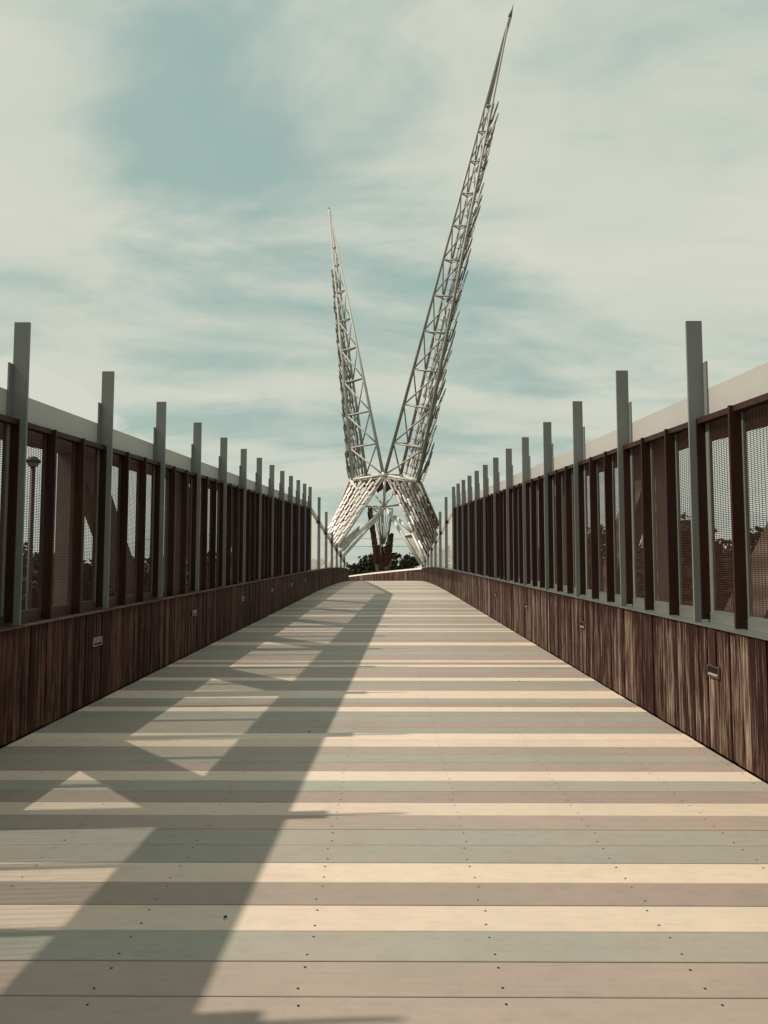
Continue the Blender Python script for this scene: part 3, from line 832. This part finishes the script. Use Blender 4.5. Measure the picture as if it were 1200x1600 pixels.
treat(48, 848, 42, 0, 'dark broad tree seen through the nearest full bay of the left screen')
treat(-40, 862, 36, 1, 'dark tree behind the lamp post outside the left screen edge')
treat(232, 838, 60, 2, 'thin leafy tree glimpsed between fins right of the left diagonal member')
treat(150, 880, 70, 0, 'low dark tree far behind the second bay of the left screen')
treat(1068, 826, 46, 1, 'tall dark tree behind the mesh left of the nearest right post')
treat(1128, 838, 40, 0, 'rounded dark tree behind the mesh right of the nearest right post')
treat(930, 832, 66, 0, 'distant dark tree glimpsed between fins of the right screen')
treat(1230, 880, 38, 1, 'low dark tree at the right edge behind the mesh')
treat(104, 872, 50, 0, 'low dark tree between the first and second fins past the left lamp post')
treat(14, 866, 34, 2, 'dark leafy tree at the far left edge behind the mesh')
treat(1008, 858, 50, 0, 'dark tree behind the mesh just left of the second right post bay')
treat(1178, 868, 44, 1, 'dark tree low behind the truss diagonal near the right edge')
treat(568, 872, 120, 0, 'dark bushy tree left of the sculpture tail')
treat(588, 869, 128, 1, 'dark tree directly behind the sculpture tail')
treat(632, 874, 125, 0, 'dark spreading tree right of the sculpture tail')
treat(622, 850, 112, 2, 'sparse leggy tree poking above the others right of the tail')
treat(583, 858, 112, 2, 'small sparse treetop just left of the sculpture tail')
treat(655, 876, 130, 1, 'dark tree beside the foot of the right sculpture leg')
# far wood as one mass
cmx = MB(); r = random.Random(21)
for i in range(26000):
    x = r.uniform(-330, 330); y = 190 + r.uniform(-14, 14) + .0006 * x * x
    top = -9 + 12.0 + 1.8 * math.sin(x * .11) + 1.2 * math.sin(x * .37 + 2)
    p = Vector((x, y, -9 + (top + 9) * r.random() ** .7)); s = r.uniform(.5, 1.2)
    a = Vector((r.gauss(0, 1), r.gauss(0, 1), r.gauss(0, .6))).normalized(); q = a.cross(Vector((r.gauss(0, 1), r.gauss(0, 1), r.gauss(0, 1)))).normalized()
    i0 = len(cmx.v); cmx.v += [tuple(p - a*s), tuple(p + q*s*.7), tuple(p + a*s), tuple(p - q*s*.7)]; cmx.f.append((i0, i0+1, i0+2, i0+3))
tag(part('distant_wood', cmx, M_LEAF, None), 'dark belt of distant woodland along the horizon', 'woodland', kind='stuff')

# ------------------------------------------------------------------ lamps beyond the left screen, power lines
def lamp(u, v, y, label, r):
    p = site_point(u, v, y)
    L_ = tag(empty('street_lamp', (p.x, y, -9)), label, 'street lamp', 'lamps beyond the left screen')
    top = p.z + 9
    b = MB(); b.tube((0, 0, 0), (0, 0, top - .28), .10, .065, n=10); part('pole', b, M_POLE, L_, True)
    b = MB(); b.tube((0, 0, top - .10), (0, 0, top), r, r * .45, n=16); b.tube((0, 0, top - .16), (0, 0, top - .1), r * .95, r, n=16); part('lamp_head', b, M_POLE, L_)
    b = MB(); b.tube((0, 0, top - .27), (0, 0, top - .165), r * .55, r * .8, n=12); part('lens', b, M_LIGHTBOX, L_)
lamp(52, 714, 20, 'dark domed street lamp seen through mesh in the nearest full bay at left', .20)
lamp(317, 772, 46, 'small dark street lamp glimpsed between fins further along the left screen', .30)
for i, (v, lb) in enumerate(((842, 'upper thin dark power line crossing behind the sculpture legs'), (854, 'lower thin dark power line crossing behind the sculpture legs'))):
    p = site_point(600, v, 150); b = MB()
    for j in range(-12, 12):
        f = lambda a: (a * 5.0, 150, p.z + .0006 * (a * 5.0) ** 2)
        b.tube(f(j), f(j + 1), .035, n=4)
    tag(part('power_line', b, M_CABLE, None), lb, 'power line', 'power lines')
for s in (-1, 1):
    b = MB(); b.tube((s*60, 150, -9.1), (s*60, 150, 12), .22, .14, n=8); b.box(s*60-1.2, s*60+1.2, 149.85, 149.95, 10.9, 11.1)
    tag(part('utility_pole', b, M_BARK, None), 'tall utility pole standing far off to the %s of the sculpture' % ('left' if s < 0 else 'right'), 'utility pole')

# fallen leaves on the deck
for (u, v, lb) in ((811, 1065, 'tiny dry leaf lying on the sunlit boards right of the middle'), (483, 1144, 'tiny dark dry leaf lying in the beam shadow on the boards'), (352, 1435, 'small curled dry leaf lying in the wide shadow near the viewer')):
    p = site_point(u, v, 1.0); dr = p - EYE; t = -1.5 / (dr.z - SLOPE * dr.y); x, y = EYE.x + dr.x * t, EYE.y + dr.y * t
    b = MB(); z = .0035; L_ = .009 if v < 1400 else .005
    for i in range(4):
        q = (i - 1.5) * L_; w = (.004, .009, .008, .003)[i]
        b.v += [(q, -w, z + .004), (q, 0, z), (q, w, z + .005)]
    for i in range(3):
        for j in range(2): b.f.append((i*3+j, i*3+j+1, i*3+j+4, i*3+j+3))
    o = part('fallen_leaf', b, M_BROWN, None); o.location = (x, y, D(y)); o.rotation_euler.z = u
    tag(o, lb, 'leaf', 'fallen leaves on the deck')
